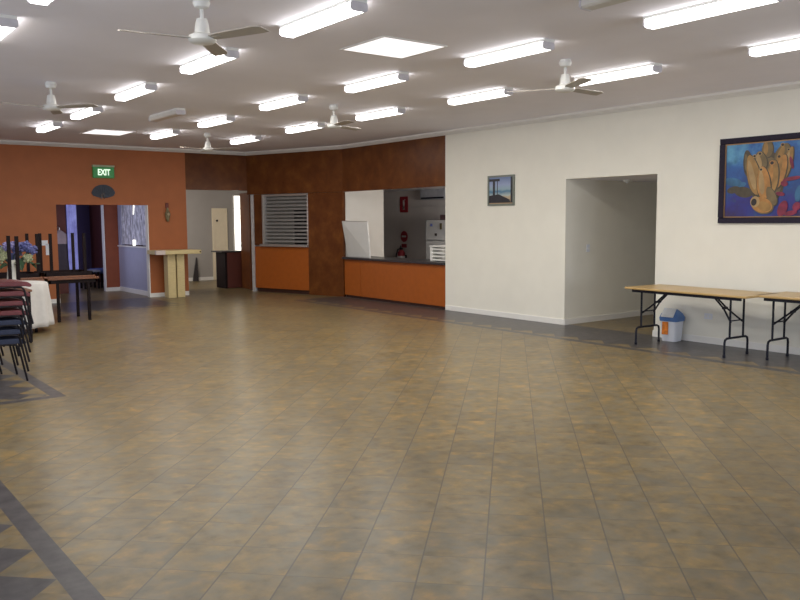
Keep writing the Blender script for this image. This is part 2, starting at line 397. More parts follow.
# door leaf of the middle doorway, open into the back room
hinge = Vector((8.74, D + .14, 0)); d3 = Vector((.13, .72, 0)).normalized(); n3 = Vector((d3.y, -d3.x, 0))
d1 = struct(bpy.data.objects.new('door_1', None)); COL.objects.link(d1)
d1.matrix_world = Matrix(((d3.x, n3.x, 0, hinge.x), (d3.y, n3.y, 0, hinge.y), (0, 0, 1, 0), (0, 0, 0, 1)))
MB().box(0.01, .76, -.02, .02, .01, 2.26).build('leaf', M_PLY, d1, bevel=.003)
m = MB(); m.tube([(.70, -.02, 1.02), (.70, -.06, 1.02), (.60, -.065, 1.02)], .011); m.box(.675, .725, -.028, -.02, .93, 1.11)
m.build('handle', M_ALU, d1)
d2_ = struct(bpy.data.objects.new('door_2', None)); COL.objects.link(d2_); d2_.location = (9.76, 20.985, 0)
MB().box(-.17, .17, -.02, .01, .01, 1.91).build('leaf', M_DOORCREAM, d2_, bevel=.003)
m = MB(); m.box(-.24, -.17, -.035, .012, 0, 1.96); m.box(.17, .20, -.035, .012, 0, 1.96); m.box(-.17, .17, -.035, .012, 1.91, 1.96)
m.build('door_frame', M_DOORCREAM, d2_)
m = MB(); m.lathe([(.0, 0), (.025, 0), (.03, .03), (.0, .04)], 12, M=Matrix.Translation((-.11, -.02, 1.62)) @ Matrix.Rotation(R(90), 4, 'X'))
m.build('hook', M_DARKLEG, d2_)

# ------------------------------------------------------------------ ceiling lights
M_TUBE = mat('lit_diffuser', (.9, .9, .9), .4, emit=(1.0, .98, .95), emit_s=LAMP)
M_TUBE.cycles.emission_sampling = 'FRONT'
M_OFFD = mat('unlit_diffuser', (.66, .63, .58), .3, var=.03)
def light_proto(lit):
    t = thing('ceiling_light', 'x', 'ceiling light')
    m = MB(); prof = [(-.058, -.022), (.058, -.022), (.066, -.032), (.066, -.068), (.05, -.082), (-.05, -.082), (-.066, -.068), (-.066, -.032)]
    m.prism(prof, 1, -.505, .505)
    m.build('diffuser', M_TUBE if lit else M_OFFD, t)
    MB().box(-.062, .062, -.525, .525, -.0218, 0).build('housing', M_WHITE, t)
    if lit:
        l = bpy.data.lights.new('tube_light', 'AREA'); l.shape = 'RECTANGLE'; l.size = .10; l.size_y = .99; l.energy = TUBE_W; l.color = (1.0, .965, .885)
        lo = bpy.data.objects.new('tube_light', l); COL.objects.link(lo); lo.parent = t; lo.location = (0, 0, -.0845)
    for s in (-1, 1):
        m = MB(); m.prism([(u * 1.08, v - (.003 if v < -.05 else 0)) for u, v in prof], 1, s * .505, s * .518)
        m.build('end_cap', mat('grey_end_cap', (.58, .55, .58), .5), t)
    return t
GL = 'lit fluorescent ceiling lights'
LIT = [
 (3.38, 5.41, 'lit fluorescent batten upper centre-left, between the big near fan and the bright skylight'),
 (3.38, 7.44, 'lit fluorescent batten just below the big near fan'),
 (3.46, 9.65, 'lit fluorescent batten up and right of the fan on the far left'),
 (3.54, 11.83, 'lit fluorescent batten right under the blade of the fan on the far left'),
 (3.58, 13.93, 'farthest left lit fluorescent batten, small, just above the orange wall'),
 (5.38, 7.50, 'lit fluorescent batten directly below the bright near skylight'),
 (5.30, 9.44, 'lit fluorescent batten left of the small middle fan and one step nearer'),
 (6.99, 9.64, 'lit fluorescent batten immediately right of the small middle fan above brown panels'),
 (6.99, 11.74, 'lit fluorescent batten touching the left side of the small middle fan'),
 (5.45, 11.78, 'lit fluorescent batten straight above the farthest small fan'),
 (5.50, 13.96, 'lit fluorescent batten left of the farthest small fan, above the orange wall end'),
 (7.11, 14.09, 'lit fluorescent batten right of the farthest small fan near the brown corner'),
 (5.45, 5.52, 'lit fluorescent batten right of the bright skylight, up left of the right fan'),
 (7.02, 7.59, 'lit fluorescent batten left of the right fan, near the cream wall top'),
 (7.18, 5.64, 'lit fluorescent batten partly behind the right fan blade'),
 (5.51, 3.51, 'longest lit fluorescent batten at the top right of the photo'),
 (7.21, 3.62, 'lit fluorescent batten cut by the right edge, above the reef painting'),
 (1.50, 7.35, 'lit fluorescent batten cut by the left edge near the top corner'),
 (1.52, 5.52, 'lit fluorescent batten cut by the top edge, left of the big near fan'),
 ]
pl = light_proto(True)
for i, (x, y, lab) in enumerate(LIT):
    o = pl if i == 0 else dup(pl, (0, 0, 0))
    o.location = (x, y, H); o['label'] = lab; o['group'] = GL
pu = light_proto(False); pu.location = (4.66, 3.42, H); pu['label'] = 'unlit fluorescent batten cut by the top edge at right'; pu['group'] = 'unlit fluorescent ceiling lights'
dup(pu, (4.56, 11.48, H), label='unlit fluorescent batten, faint, in mid ceiling on the left', group='unlit fluorescent ceiling lights')
# skylight panels
M_SKY = mat('skylight_diffuser', (.9, .88, .9), .4, emit=(1, .955, .97), emit_s=1.0)
for (x0, x1, y0, y1, lab) in ((4.20, 4.91, 5.72, 6.40, 'large bright square skylight panel near the top centre of the ceiling'), (4.36, 5.06, 14.15, 14.95, 'pale pink square skylight panel far off above the orange wall')):
    t = thing('skylight', lab, 'skylight', ((x0 + x1) / 2, (y0 + y1) / 2, H), group='ceiling skylight panels'); a, b = (x1 - x0) / 2, (y1 - y0) / 2
    MB().box(-a + .02, a - .02, -b + .02, b - .02, -.007, 0).build('diffuser', M_SKY, t)
    m = MB(); m.box(-a, a, -b, -b + .02, -.008, 0); m.box(-a, a, b - .02, b, -.008, 0); m.box(-a, -a + .02, -b + .02, b - .02, -.008, 0); m.box(a - .02, a, -b + .02, b - .02, -.008, 0)
    m.build('frame', M_WHITE, t)
# ceiling fans
M_FANB = mat('fan_blade_metal', (.42, .38, .33), .4, var=.04)
def fan_proto():
    t = thing('ceiling_fan', 'x', 'ceiling fan')
    m = MB(); m.lathe([(.0, 0), (.05, 0), (.062, -.03), (.05, -.06), (.016, -.075), (.0, -.075)], 20); m.build('canopy', M_WHITE, t)
    m = MB(); m.tube([(0, 0, -.06), (0, 0, -.2)], .013, 10); m.build('rod', M_WHITE, t)
    m = MB(); m.lathe([(.0, -.135), (.036, -.14), (.045, -.17), (.055, -.24), (.092, -.255), (.098, -.288), (.08, -.305), (.0, -.31)], 28); m.build('motor', M_WHITE, t)
    for k in range(3):
        a = R(120 * k); Mx = Matrix.Rotation(a, 4, 'Z') @ Matrix.Translation((0, 0, -.275)) @ Matrix.Rotation(R(-9), 4, 'X')
        m = MB(); out = [(.09, -.04), (.18, -.055), (.51, -.065), (.565, -.045), (.57, .045), (.51, .052), (.18, .045), (.09, .036)]
        m.prism(out, 2, -.003, .003, M=Mx); m.box(.08, .17, -.02, .02, -.006, .006, M=Mx)
        m.build('blade', M_FANB, t)
    return t
fp = fan_proto()
for i, (x, y, a, lab) in enumerate([(2.48, 5.54, 172, 'large white three blade ceiling fan nearest, top left'),
        (2.55, 9.77, 69, 'white ceiling fan on the far left above the orange wall'),
        (6.27, 5.54, 123, 'white ceiling fan at the right, before a lit batten'),
        (6.12, 9.5, 20, 'small white ceiling fan in the middle, above brown panels'),
        (6.22, 13.8, 75, 'smallest farthest white ceiling fan above the brown doorway head')]):
    o = fp if i == 0 else dup(fp, (0, 0, 0)); o.location = (x, y, H); o.rotation_euler = (0, 0, R(a)); o['label'] = lab; o['group'] = 'ceiling fans'

# ------------------------------------------------------------------ servery counters
t = thing('servery_counter', 'long servery counter with orange front panels and dark top', 'counter', (W, 12.75, 0))
MB().box(.02, .06, -1.64, 1.04, .05, .80).build('front_panel', M_PANEL, t, bevel=.002)
MB().box(.02, .06, 1.055, 1.64, .05, .80).build('front_panel', M_PANEL, t, bevel=.002)
MB().rbox(-.05, .62, -1.64, 1.64, .80, .845, .008).build('counter_top', M_DARKTOP, t)
MB().box(.05, .58, -1.62, 1.62, 0, .05).build('plinth', M_PLINTH, t)
MB().box(.08, .60, -1.62, 1.62, .05, .80).build('carcass', M_PALEWALL, t)
t = thing('serving_hatch', 'small serving hatch with slatted shutter above an orange panel', 'serving hatch'); t.matrix_world = ANG
MB().box(.965, 2.56, .0, .05, .09, 1.03).build('front_panel', M_PANEL, t, bevel=.002)
MB().box(.965, 2.56, .05, .08, 0, .09).build('plinth', M_PLINTH, t)
m = MB(); m.box(2.25, 2.30, -.02, .09, 1.08, 2.19); m.box(.955, .985, -.01, .09, 1.08, 2.19); m.box(.955, 2.30, -.01, .09, 2.15, 2.19)
m.build('frame', M_ALU, t, bevel=.003)
MB().rbox(.955, 2.34, -.08, .14, 1.035, 1.085, .006).build('sill', M_ALU, t)
for k in range(13):
    z = 1.13 + k * .079
    m = MB(); m.prism([(.045, z), (.055, z), (.075, z + .042), (.065, z + .042)], 0, .985, 2.25, M=Matrix.Identity(4)); m.build('slat', mat('grey_slat', (.24, .225, .215), .5, .1, var=.05), t)
struct(MB().box(2.57, 2.65, -.015, .09, 0, 2.2, M=ANG).build('trim_7', mat('post_aluminium', (.62, .60, .60), .4, .3)))
# back room counter (seen through the middle doorway)
t = thing('back_counter', 'dark red brown counter with black top through middle doorway', 'counter', (8.72, 18.05, 0))
MB().box(-.17, .31, 0, .03, .02, .86).build('front_panel', M_DARKRED, t)
MB().box(-.225, -.17, 0, .5, .0, .86).build('end_panel', M_DARKLEG, t)
MB().box(-.17, .31, .03, .5, 0, .86).build('carcass', M_DARKRED, t)
MB().rbox(-.33, .33, -.04, .54, .86, .895, .006).build('counter_top', M_DARKTOP, t)
m = MB(); m.prism([(-.11, 0), (.05, 0), (.06, .62), (.035, .64)], 1, 0, .03, M=Matrix.Translation((8.98, 20.85, 0)) @ Matrix.Rotation(R(-8), 4, 'X'))
tag(m.build('folded_board', M_DARKTOP), 'dark narrow board leaning on the grey back wall', 'board')
# whiteboard
t = thing('whiteboard', 'plain white board leaning at the left end of servery counter', 'whiteboard', (W + .02, 14.0, .85))
c = [(.12, .42, 0), (.10, -.42, 0), (.02, -.44, .72), (-.05, .37, .74)]
def slab(c, th):
    n = (Vector(c[1]) - Vector(c[0])).cross(Vector(c[3]) - Vector(c[0])).normalized() * th
    return c + [tuple(Vector(q) + n) for q in c], [(0, 1, 2, 3), (7, 6, 5, 4), (0, 4, 5, 1), (1, 5, 6, 2), (2, 6, 7, 3), (3, 7, 4, 0)]
m = MB(); m.add(*slab(c, .015)); m.build('board', mat('whiteboard_face', (.68, .67, .64), .3, var=.02), t)
m = MB()
for i in range(4): m.tube([c[i], c[(i + 1) % 4]], .009, 6)
m.build('edge_trim', M_ALU, t)
# dish rack
t = thing('dish_rack', 'white slatted dish rack on the right end of servery counter', 'rack', (W + .32, 11.38, .846))
for y in (-.32, .30): MB().rbox(-.14, .14, y, y + (.07 if y > 0 else .02), 0, .27, .006).build('side_panel', M_WHITE, t)
for k in range(4): MB().rbox(-.14, .14, -.30, .30, .01 + k * .065, .04 + k * .065, .005).build('tray', M_WHITE, t)
MB().rbox(-.15, .15, -.33, .38, .262, .285, .006).build('top_panel', M_WHITE, t)
# kitchen items
t = thing('fridge', 'white two door fridge at the back of the kitchen', 'fridge', (12.38, 14.35, 0))
MB().rbox(-.3, .3, -.45, .45, .03, 1.60, .02).build('body', mat('fridge_enamel', (.50, .49, .48), .35, var=.02), t)
fe = MATS['fridge_enamel']
MB().rbox(-.36, -.305, -.45, .45, 1.14, 1.60, .015).build('freezer_door', fe, t); MB().rbox(-.36, -.305, -.45, .45, .06, 1.125, .015).build('fridge_door', fe, t)
for z0, z1 in ((1.18, 1.36), (.8, 1.08)):
    m = MB(); m.tube([(-.36, -.38, z0), (-.395, -.38, z0 + .02), (-.395, -.38, z1 - .02), (-.36, -.38, z1)], .011); m.build('handle', M_ALU, t)
MB().box(-.28, .28, -.42, .42, 0, .03).build('base', M_BLACK, t)
for (y, z, cc, lab) in ((14.58, 1.49, (.12, .16, .45), 'blue magnet on the freezer door'), (14.42, 1.27, (.04, .03, .03), 'dark square magnet low on freezer door'), (14.24, 1.46, (.10, .08, .03), 'long dark magnet near top of freezer door')):
    m = MB(); h = .07 if 'long' in lab else .03; m.rbox(12.004, 12.0165, y - .035, y + .035, z - h, z + h, .004)
    tag(m.build('fridge_magnet', mat('magnet_' + lab.split()[0], cc, .4)), lab, 'magnet', 'magnets on the fridge')
tag(MB().rbox(12.1, 12.4, 14.02, 14.38, 1.601, 1.72, .01).build('storage_box', mat('dark_box_card', (.10, .05, .05), .5)), 'dark low box lying on top of the white fridge', 'box')
def sign_mat(n, c): return mat(n, c, .4, var=.04)
M_RED = sign_mat('signal_red', (.30, .015, .025)); M_SIGNW = sign_mat('sign_white', (.7, .68, .66))
t = thing('fire_location_sign', 'tall red rectangular sign with white mark on kitchen wall', 'sign', (12.75, 16.56, 2.0))
MB().box(-.012, 0, -.16, .16, -.2, .2).build('plate', M_RED, t)
m = MB(); m.lathe([(0, 0), (.042, 0), (.042, .002), (0, .002)], 14, M=Matrix.Translation((-.0125, 0, -.07)) @ Matrix.Rotation(R(-90), 4, 'Y')); m.box(-.0145, -.0125, -.035, .035, -.13, .08); m.tube([(-.0135, .03, .09), (-.0135, -.06, .12)], .010, 6)
m.build('white_symbol', M_SIGNW, t)
t = thing('fire_disc_sign', 'round red sign above the extinguisher on kitchen wall', 'sign', (12.75, 16.56, 1.19))
m = MB(); m.lathe([(0, 0), (.14, 0), (.14, .012), (0, .012)], 28, M=Matrix.Rotation(R(-90), 4, 'Y')); m.build('plate', M_RED, t)
MB().box(-.015, -.0122, -.09, .09, -.02, .025).build('white_symbol', M_SIGNW, t)
MB().box(-.012, 0, -.1, .1, -.28, -.19).build('lower_plate', M_RED, t)
t = thing('fire_extinguisher', 'red fire extinguisher with black hose on kitchen wall', 'fire extinguisher', (12.62, 16.52, .42))
m = MB(); m.lathe([(0, 0), (.085, 0), (.095, .02), (.095, .36), (.06, .42), (.03, .44), (0, .44)], 20); m.build('cylinder', M_RED, t)
m = MB(); m.lathe([(.0965, .18), (.0975, .18), (.0975, .28), (.0965, .28)], 20); m.build('label_band', M_SIGNW, t)
m = MB(); m.box(-.03, .03, -.03, .03, .44, .49); m.tube([(0, 0, .50), (-.06, -.05, .54), (-.1, -.1, .52)], .012); m.tube([(0, 0, .48), (-.1, -.08, .50)], .010); m.build('valve', M_BLACK, t)
m = MB(); m.tube([(0, .03, .47), (-.02, .12, .44), (-.02, .19, .3), (-.02, .2, .12)], .014); m.build('hose', M_BLACK, t)
MB().box(.09, .13, -.06, .06, .1, .3).build('bracket', M_BLACK, t)
t = thing('wall_air_conditioner', 'grey box unit high on the kitchen wall at right', 'air conditioner', (12.75, 15.3, 2.09))
MB().rbox(-.22, 0, -.6, .35, 0, .28, .03).build('case', mat('unit_grey', (.42, .42, .45), .4), t); MB().box(-.225, -.2, -.55, .3, .02, .06).build('vent', M_BLACK, t)
t = thing('wall_shelf', 'thin shelf on the kitchen back wall above fridge', 'shelf', (12.75, 15.65, 1.93))
MB().box(-.12, 0, -.9, .55, 0, .02).build('board', M_KITWALL, t)
t = thing('shelf_rack', 'dark shelf rack of jars inside behind the slatted hatch', 'shelf', (9.95, 16.1, 0), R(18))
for z in (.4, 1.0, 1.5): MB().box(-.2, .2, -.6, .6, z, z + .03).build('shelf_board', M_DARKTOP, t)
for a in (-.6, .57):
    MB().box(-.2, .2, a, a + .03, 0, 1.9).build('upright', M_DARKTOP, t)
for k, (dy, lab) in enumerate(((-.25, 'dark pot on the rack behind hatch slats, right'), (.05, 'dark pot on the rack behind hatch slats, middle'), (.33, 'dark pot on the rack behind hatch slats, left'))):
    q = Matrix.Rotation(R(18), 4, 'Z') @ Vector((-.02, dy, 0)); po = thing('cooking_pot', lab, 'pot', (9.95 + q.x, 16.1 + q.y, 1.531), group='pots behind the hatch')
    m = MB(); m.lathe([(0, 0), (.1, 0), (.11, .02), (.11, .13), (0, .13)], 18); m.build('body', M_BLACK, po); m = MB(); m.lathe([(.11, .131), (.1, .145), (.02, .16), (.02, .18), (0, .18)], 18); m.build('lid', M_BLACK, po)

# ------------------------------------------------------------------ things on the walls
# reef painting
t = thing('reef_painting', 'large dark framed painting of orange tube sponges on blue reef', 'painting', (W, 5.05, 2.06))
PW, PH = .745, .52
m = MB()
for a in (-1, 1):
    m.prism([(a * PH, -.035), (a * PH, 0), (a * (PH - .07), 0), (a * (PH - .07), -.018), (a * (PH - .06), -.03)], 1, -PW, PW, M=Matrix(((0, 0, 1, 0), (0, 1, 0, 0), (1, 0, 0, 0), (0, 0, 0, 1))))
    m.box(-.035, 0, *(sorted((a * PW, a * (PW - .07)))), -PH + .07, PH - .07)
m.build('frame', mat('dark_navy_frame', (.014, .009, .024), .5, var=.25, scale=30, spec=.2), t)
m = MB()
for a in (-1, 1):
    m.box(-.024, -.004, -PW + .07, PW - .07, *(sorted((a * (PH - .07), a * (PH - .083))))); m.box(-.024, -.004, *(sorted((a * (PW - .07), a * (PW - .083)))), -PH + .083, PH - .083)
m.build('inner_slip', mat('dull_gold_slip', (.26, .15, .07), .4, .3), t)
def reef():
    tt = NT('reef_canvas'); v = tt.obj(); s = tt.node('ShaderNodeSeparateXYZ'); tt.l.new(v, s.inputs[0])
    n = tt.noise(v, 2.6, 6, .62); z = tt.math('MULTIPLY_ADD', s.outputs[2], .55, tt.math('MULTIPLY', n, .9))
    c = tt.ramp(z, [(.08, (.03, .012, .07)), (.25, (.02, .02, .20)), (.42, (.012, .05, .20)), (.6, (.015, .10, .34)), (.8, (.10, .32, .50))])
    k = tt.noise(v, 6, 4); c = tt.mix(tt.ramp(k, [(.6, (0, 0, 0)), (.75, (.5, .5, .5))]), c, (.02, .12, .12))
    tt.l.new(c, tt.b.inputs['Base Color']); tt.b.inputs['Roughness'].default_value = .45; return tt.m
S = [reef(), mat('sponge_ochre', (.30, .165, .045), .5, var=.25, scale=9), mat('sponge_olive', (.15, .105, .045), .5, var=.25, scale=9), mat('sponge_dark', (.02, .012, .012), .5), mat('sponge_pale', (.36, .235, .10), .5, var=.2), mat('coral_red', (.20, .012, .045), .5, var=.35, scale=14), mat('reef_teal', (.03, .12, .24), .5, var=.3, scale=9), mat('sponge_orange', (.40, .185, .045), .5, var=.25, scale=12), mat('sponge_shadow', (.060, .045, .025), .5, var=.3, scale=12)]
m = MB(); m.box(-.010, -.003, -PW + .083, PW - .083, -PH + .083, PH - .083, 0)
_lay = [-.0102]
def blob(cx, cy, w_, h_, rot, mi, taper=0.0):      # canvas coordinates: px of a 486 px wide crop; to local y (to the right is -y) and z
    _lay[0] -= .00018; x = _lay[0]; vs = []
    for k in range(20):
        a = 2 * math.pi * k / 20; u, v = w_ / 2 * math.cos(a), h_ / 2 * math.sin(a); u *= 1 - taper * (v / (h_ / 2)) * .5
        ca, sa = math.cos(R(rot)), math.sin(R(rot)); pu, pv = cx + u * ca - v * sa, cy + u * sa + v * ca
        vs.append((x, PW - (pu - 25) * .00222, PH - (pv - 78) * .00216))
    m.add(vs, [tuple(range(20))], mi)
blob(105, 325, 110, 46, 10, 6); blob(150, 345, 70, 30, -15, 6); blob(170, 385, 110, 60, 10, 8); blob(110, 370, 80, 40, -10, 8)
def tube_sponge(cx, cy, w_, h_, rot, cols=(2, 1, 4), hole=None, wide=1.22):     # dark rim, body, paler left side, dark mouth
    w_ *= wide; blob(cx + 3, cy + 3, w_ * 1.14, h_ * 1.05, rot, cols[0], -.35); blob(cx, cy, w_, h_, rot, cols[1], -.35); blob(cx - w_ * .14, cy, w_ * .42, h_ * .74, rot, cols[2], -.3)
    if hole: blob(hole[0], hole[1], hole[2] * 1.5, hole[2] * 1.4, 0, cols[2]); blob(hole[0], hole[1], hole[2], hole[2] * .9, 0, 3)
blob(300, 300, 190, 300, 0, 8, -.6); blob(305, 310, 165, 230, 4, 2, -.5)
tube_sponge(298, 148, 50, 100, 0, (8, 2, 1)); tube_sponge(190, 225, 44, 150, -8, (8, 8, 2)); tube_sponge(262, 215, 56, 110, -12, (8, 2, 4), (258, 175, 15))
tube_sponge(385, 185, 66, 120, 20, (8, 2, 1), (382, 136, 15)); tube_sponge(408, 240, 42, 190, 16, (8, 1, 4), (415, 163, 11))
tube_sponge(226, 290, 62, 230, -14, (8, 1, 4), (228, 187, 14)); tube_sponge(372, 280, 54, 190, 16, (8, 7, 1), (366, 198, 15)); tube_sponge(330, 310, 58, 190, 8, (8, 1, 7), (328, 230, 20))
tube_sponge(284, 335, 62, 180, -6, (8, 7, 4), (268, 263, 14)); tube_sponge(330, 410, 40, 110, -22, (8, 2, 2))
blob(283, 462, 132, 90, 18, 2); blob(278, 458, 124, 84, 18, 7); blob(292, 466, 84, 50, 18, 1); blob(240, 440, 54, 62, 10, 4); blob(234, 442, 32, 40, 10, 3)
for cx, cy, a, b, r_, mi in ((435, 235, 18, 70, -15, 5), (440, 320, 100, 22, -8, 5), (400, 345, 40, 30, 20, 5), (380, 400, 50, 22, 10, 5), (395, 480, 50, 90, 20, 5), (440, 505, 70, 26, -10, 5), (470, 470, 40, 50, 30, 5), (480, 400, 40, 90, 10, 6), (560, 430, 90, 60, 20, 5), (620, 300, 80, 30, -20, 5), (600, 480, 120, 40, 5, 6)): blob(cx, cy, a, b, r_, mi)
m.build('canvas', S, t)
# small beach picture
t = thing('beach_picture', 'small square picture of a sea view in grey green frame', 'picture', (W, 9.69, 2.075)); pw, ph = .305, .245
m = MB()
for a in (-1, 1):
    m.box(-.025, 0, -pw, pw, *(sorted((a * ph, a * (ph - .03))))); m.box(-.025, 0, *(sorted((a * pw, a * (pw - .03)))), -ph + .03, ph - .03)
m.build('frame', mat('grey_green_frame', (.17, .19, .16), .4, var=.1), t)
def sea():
    tt = NT('sea_view_print'); v = tt.obj(); s = tt.node('ShaderNodeSeparateXYZ'); tt.l.new(v, s.inputs[0])
    n = tt.noise(v, 9, 4); z = tt.math('MULTIPLY_ADD', n, .12, tt.math('MULTIPLY_ADD', s.outputs[2], 2.2, .44))
    c = tt.ramp(z, [(.05, (.42, .30, .18)), (.28, (.50, .42, .30)), (.32, (.42, .50, .50)), (.46, (.10, .22, .34)), (.54, (.30, .42, .48)), (.7, (.32, .38, .56)), (.95, (.18, .24, .42))])
    tt.l.new(c, tt.b.inputs['Base Color']); tt.b.inputs['Roughness'].default_value = .25; return tt.m
m = MB(); m.box(-.012, -.003, -pw + .03, pw - .03, -ph + .03, ph - .03, 0)
for a, b, z0, z1 in ((.14, .19, -.2, .16), (.075, .09, -.2, .16), (-.275, -.22, -.2, .215)): m.box(-.0135, -.0121, a, b, z0, z1, 1)
m.box(-.0136, -.0122, .03, .275, .15, .19, 1); m.add([(-.0137, .275, -.2), (-.0137, .275, -.08), (-.0137, .05, -.06), (-.0137, -.2, -.15), (-.0137, -.22, -.2)], [(0, 1, 2, 3, 4)], 1)
m.build('print', [sea(), mat('silhouette_dark', (.018, .018, .025), .4)], t)
# power outlet and switches
def plate(name, lab, loc, rz, w_, h_, cat, n=1, group=None):
    t = thing(name, lab, cat, loc, rz, group); MB().rbox(-.008, 0, -w_ / 2, w_ / 2, -h_ / 2, h_ / 2, .003).build('plate', M_WHITEPL, t)
    for k in range(n):
        y = (k - (n - 1) / 2) * w_ * .42; MB().rbox(-.013, -.007, y - .009, y + .009, -.014, .014, .002).build('rocker', M_WHITE, t)
    return t
plate('power_outlet', 'white double power outlet low on wall under folding table', (W, 5.90, .35), 0, .115, .075, 'power outlet', 2)
plate('light_switch', 'white light switch on the side wall inside the passage', (9.99, 8.32, 1.155), R(90), .07, .115, 'light switch')
plate('light_switch', 'wide white switch plate on orange wall, upper of the pair', (4.17, D, 1.20), R(90), .17, .10, 'light switch', 3, 'switches on the orange wall')
plate('light_switch', 'narrow white switch plate on orange wall, lower right of pair', (4.25, D, 1.07), R(90), .08, .22, 'light switch', 2, 'switches on the orange wall')
# exit sign
t = thing('exit_sign', 'green lit EXIT sign high on the orange wall', 'exit sign', (5.38, D, 2.62))
MB().rbox(-.21, .21, -.07, 0, -.13, .09, .008).build('case', mat('exit_green', (.02, .14, .035), .4, emit=(.02, .25, .06), emit_s=.25), t)
MB().rbox(-.22, .22, -.075, 0, .09, .13, .006).build('top_cover', mat('exit_case_cream', (.38, .42, .28), .5), t)
cu = bpy.data.curves.new('exit_text', 'FONT'); cu.body = 'EXIT'; cu.size = .17; cu.extrude = .003; cu.offset = .004; cu.align_x = 'CENTER'; cu.align_y = 'CENTER'
tx = bpy.data.objects.new('exit_text', cu); COL.objects.link(tx); bpy.context.view_layer.update()
me = bpy.data.meshes.new_from_object(tx.evaluated_get(bpy.context.evaluated_depsgraph_get())); bpy.data.objects.remove(tx); 
lt = bpy.data.objects.new('lettering', me); COL.objects.link(lt); lt.parent = t; lt.location = (0, -.073, -.02); lt.rotation_euler = (R(90), 0, 0); lt.scale = (.72, 1, 1)
me.materials.clear(); me.materials.append(mat('exit_letter_white', (.8, .9, .8), .4, emit=(.75, 1, .75), emit_s=.9))
# decorative hand fan on the orange wall
t = thing('decorative_fan', 'dark blue decorative folding fan on orange wall below EXIT sign', 'wall fan', (5.37, D, 2.23))
m = MB(); N = 22
for k in range(N):
    a0, a1 = R(4 + 172 * k / N), R(4 + 172 * (k + 1) / N); dz = .012 if k % 2 else .0
    p = [(.10 * math.cos(a0), -.1 + .06 * math.sin(a0)), (.235 * math.cos(a0), -.06 + .19 * math.sin(a0)), (.235 * math.cos(a1), -.06 + .19 * math.sin(a1)), (.10 * math.cos(a1), -.1 + .06 * math.sin(a1))]
    m.prism(p, 1, -.022 - dz, -.004)
m.prism([(.235 * math.cos(R(a)), -.06 + .19 * math.sin(R(a))) for a in (4,)] + [(.20, -.10), (.08, -.135), (-.08, -.135), (-.2, -.10)] + [(-.235, -.047)], 1, -.018, -.004)
m.build('leaf', mat('fan_dark_blue', (.018, .028, .05), .5, var=.35, scale=30), t)
m = MB(); m.tube([(-.05, -.03, -.16), (-.01, -.028, -.04)], .012); m.tube([(.02, -.03, -.16), (-.005, -.028, -.04)], .010); m.ball((-.04, -.028, -.085), .022); m.build('handle', mat('fan_handle', (.10, .09, .09), .4), t)
# small wall ornament
t = thing('wall_ornament', 'small carved figure hanging on orange wall above cream ledge', 'ornament', (6.70, D, 1.80))
MB().rbox(-.035, .035, -.03, 0, .09, .20, .012).build('top_block', mat('ornament_red', (.16, .03, .02), .5), t)
m = MB(); m.lathe([(0, -.20), (.025, -.19), (.045, -.12), (.06, -.05), (.055, -.01), (.025, .03), (.03, .06), (.02, .09), (0, .1)], 14, (0, -.035, 0)); m.build('figure', mat('ornament_olive', (.20, .16, .08), .5, var=.3, scale=25), t)
m = MB(); m.ball((0, -.085, -.04), .028); m.build('face_disc', mat('ornament_pale', (.45, .36, .24), .5), t)
# cream ledge table against the orange wall
t = thing('ledge_table', 'cream timber ledge table on two boxy posts by orange wall', 'table', (6.70, 16.70, 0))
MB().rbox(-.49, .50, -.26, .26, .92, 1.005, .01).build('table_top', M_CREAMWOOD, t)
MB().rbox(-.19, -.015, -.10, .12, 0, .92, .006).build('post', M_CREAMWOOD, t); MB().rbox(.015, .18, -.10, .12, 0, .92, .006).build('post', M_CREAMWOOD, t)
m = MB(); m.lathe([(0, 0), (.014, 0), (.014, .01), (0, .01)], 12, M=Matrix.Translation((.47, -.26, .96)) @ Matrix.Rotation(R(90), 4, 'X')); m.build('bolt', M_DARKLEG, t)
MB().rbox(-.496, -.29, -.266, -.2, .918, 1.009, .006).build('edge_patch', mat('pale_edge_patch', (.62, .52, .48), .5), t)['label'] = 'pale pinkish strip on the left of the edge'

# ------------------------------------------------------------------ folding tables by the right wall
def folding_table(lab, loc, rz, L, legs):
    t = thing('folding_table', lab, 'table', loc, rz, 'folding tables along the cream wall')
    MB().rbox(-.345, .345, -L / 2, L / 2, .715, .742, .008).build('table_top', M_OAK, t)
    m = MB(); m.box(-.31, -.285, -L / 2 + .09, L / 2 - .09, .68, .715); m.box(.285, .31, -L / 2 + .09, L / 2 - .09, .68, .715); m.build('side_rail', M_BLACK, t)
    for y, s in legs:
        m = MB()
        for x in (-.13, .13): m.tube([(x, y, .70), (x, y, .22)], .0125, 8)
        m.tube([(-.225, y, .012), (-.225, y, .17), (-.215, y, .205), (-.18, y, .22), (.18, y, .22), (.215, y, .205), (.225, y, .17), (.225, y, .012)], .0135, 8)
        for x in (-.225, .225): m.tube([(x, y, 0), (x, y, .03)], .017, 8)
        m.tube([(-.13, y, .42), (.13, y, .42)], .008, 6); m.tube([(-.2, y, .698), (.2, y, .698)], .012, 8)
        m.build('leg', M_BLACK, t)
        m = MB()
        m.tube([(-.115, y, .40), (-.03, y + s * .16, .55), (-.02, y + s * .33, .70)], .011, 6); m.tube([(.115, y, .40), (.03, y + s * .16, .55), (.02, y + s * .33, .70)], .011, 6)
        m.tube([(-.04, y + s * .16, .55), (.04, y + s * .16, .55)], .016, 8)
        m.build('brace', M_BLACK, t)
    return t
folding_table('honey wood folding table with black legs above the white bin', (8.86, 5.66, 0), R(-3), 1.70, ((-.52, 1), (.75, -1)))
folding_table('honey wood folding table cut by the right edge of the photo', (9.06, 4.02, 0), 0, 1.70, ((.74, -1), (-.6, 1)))
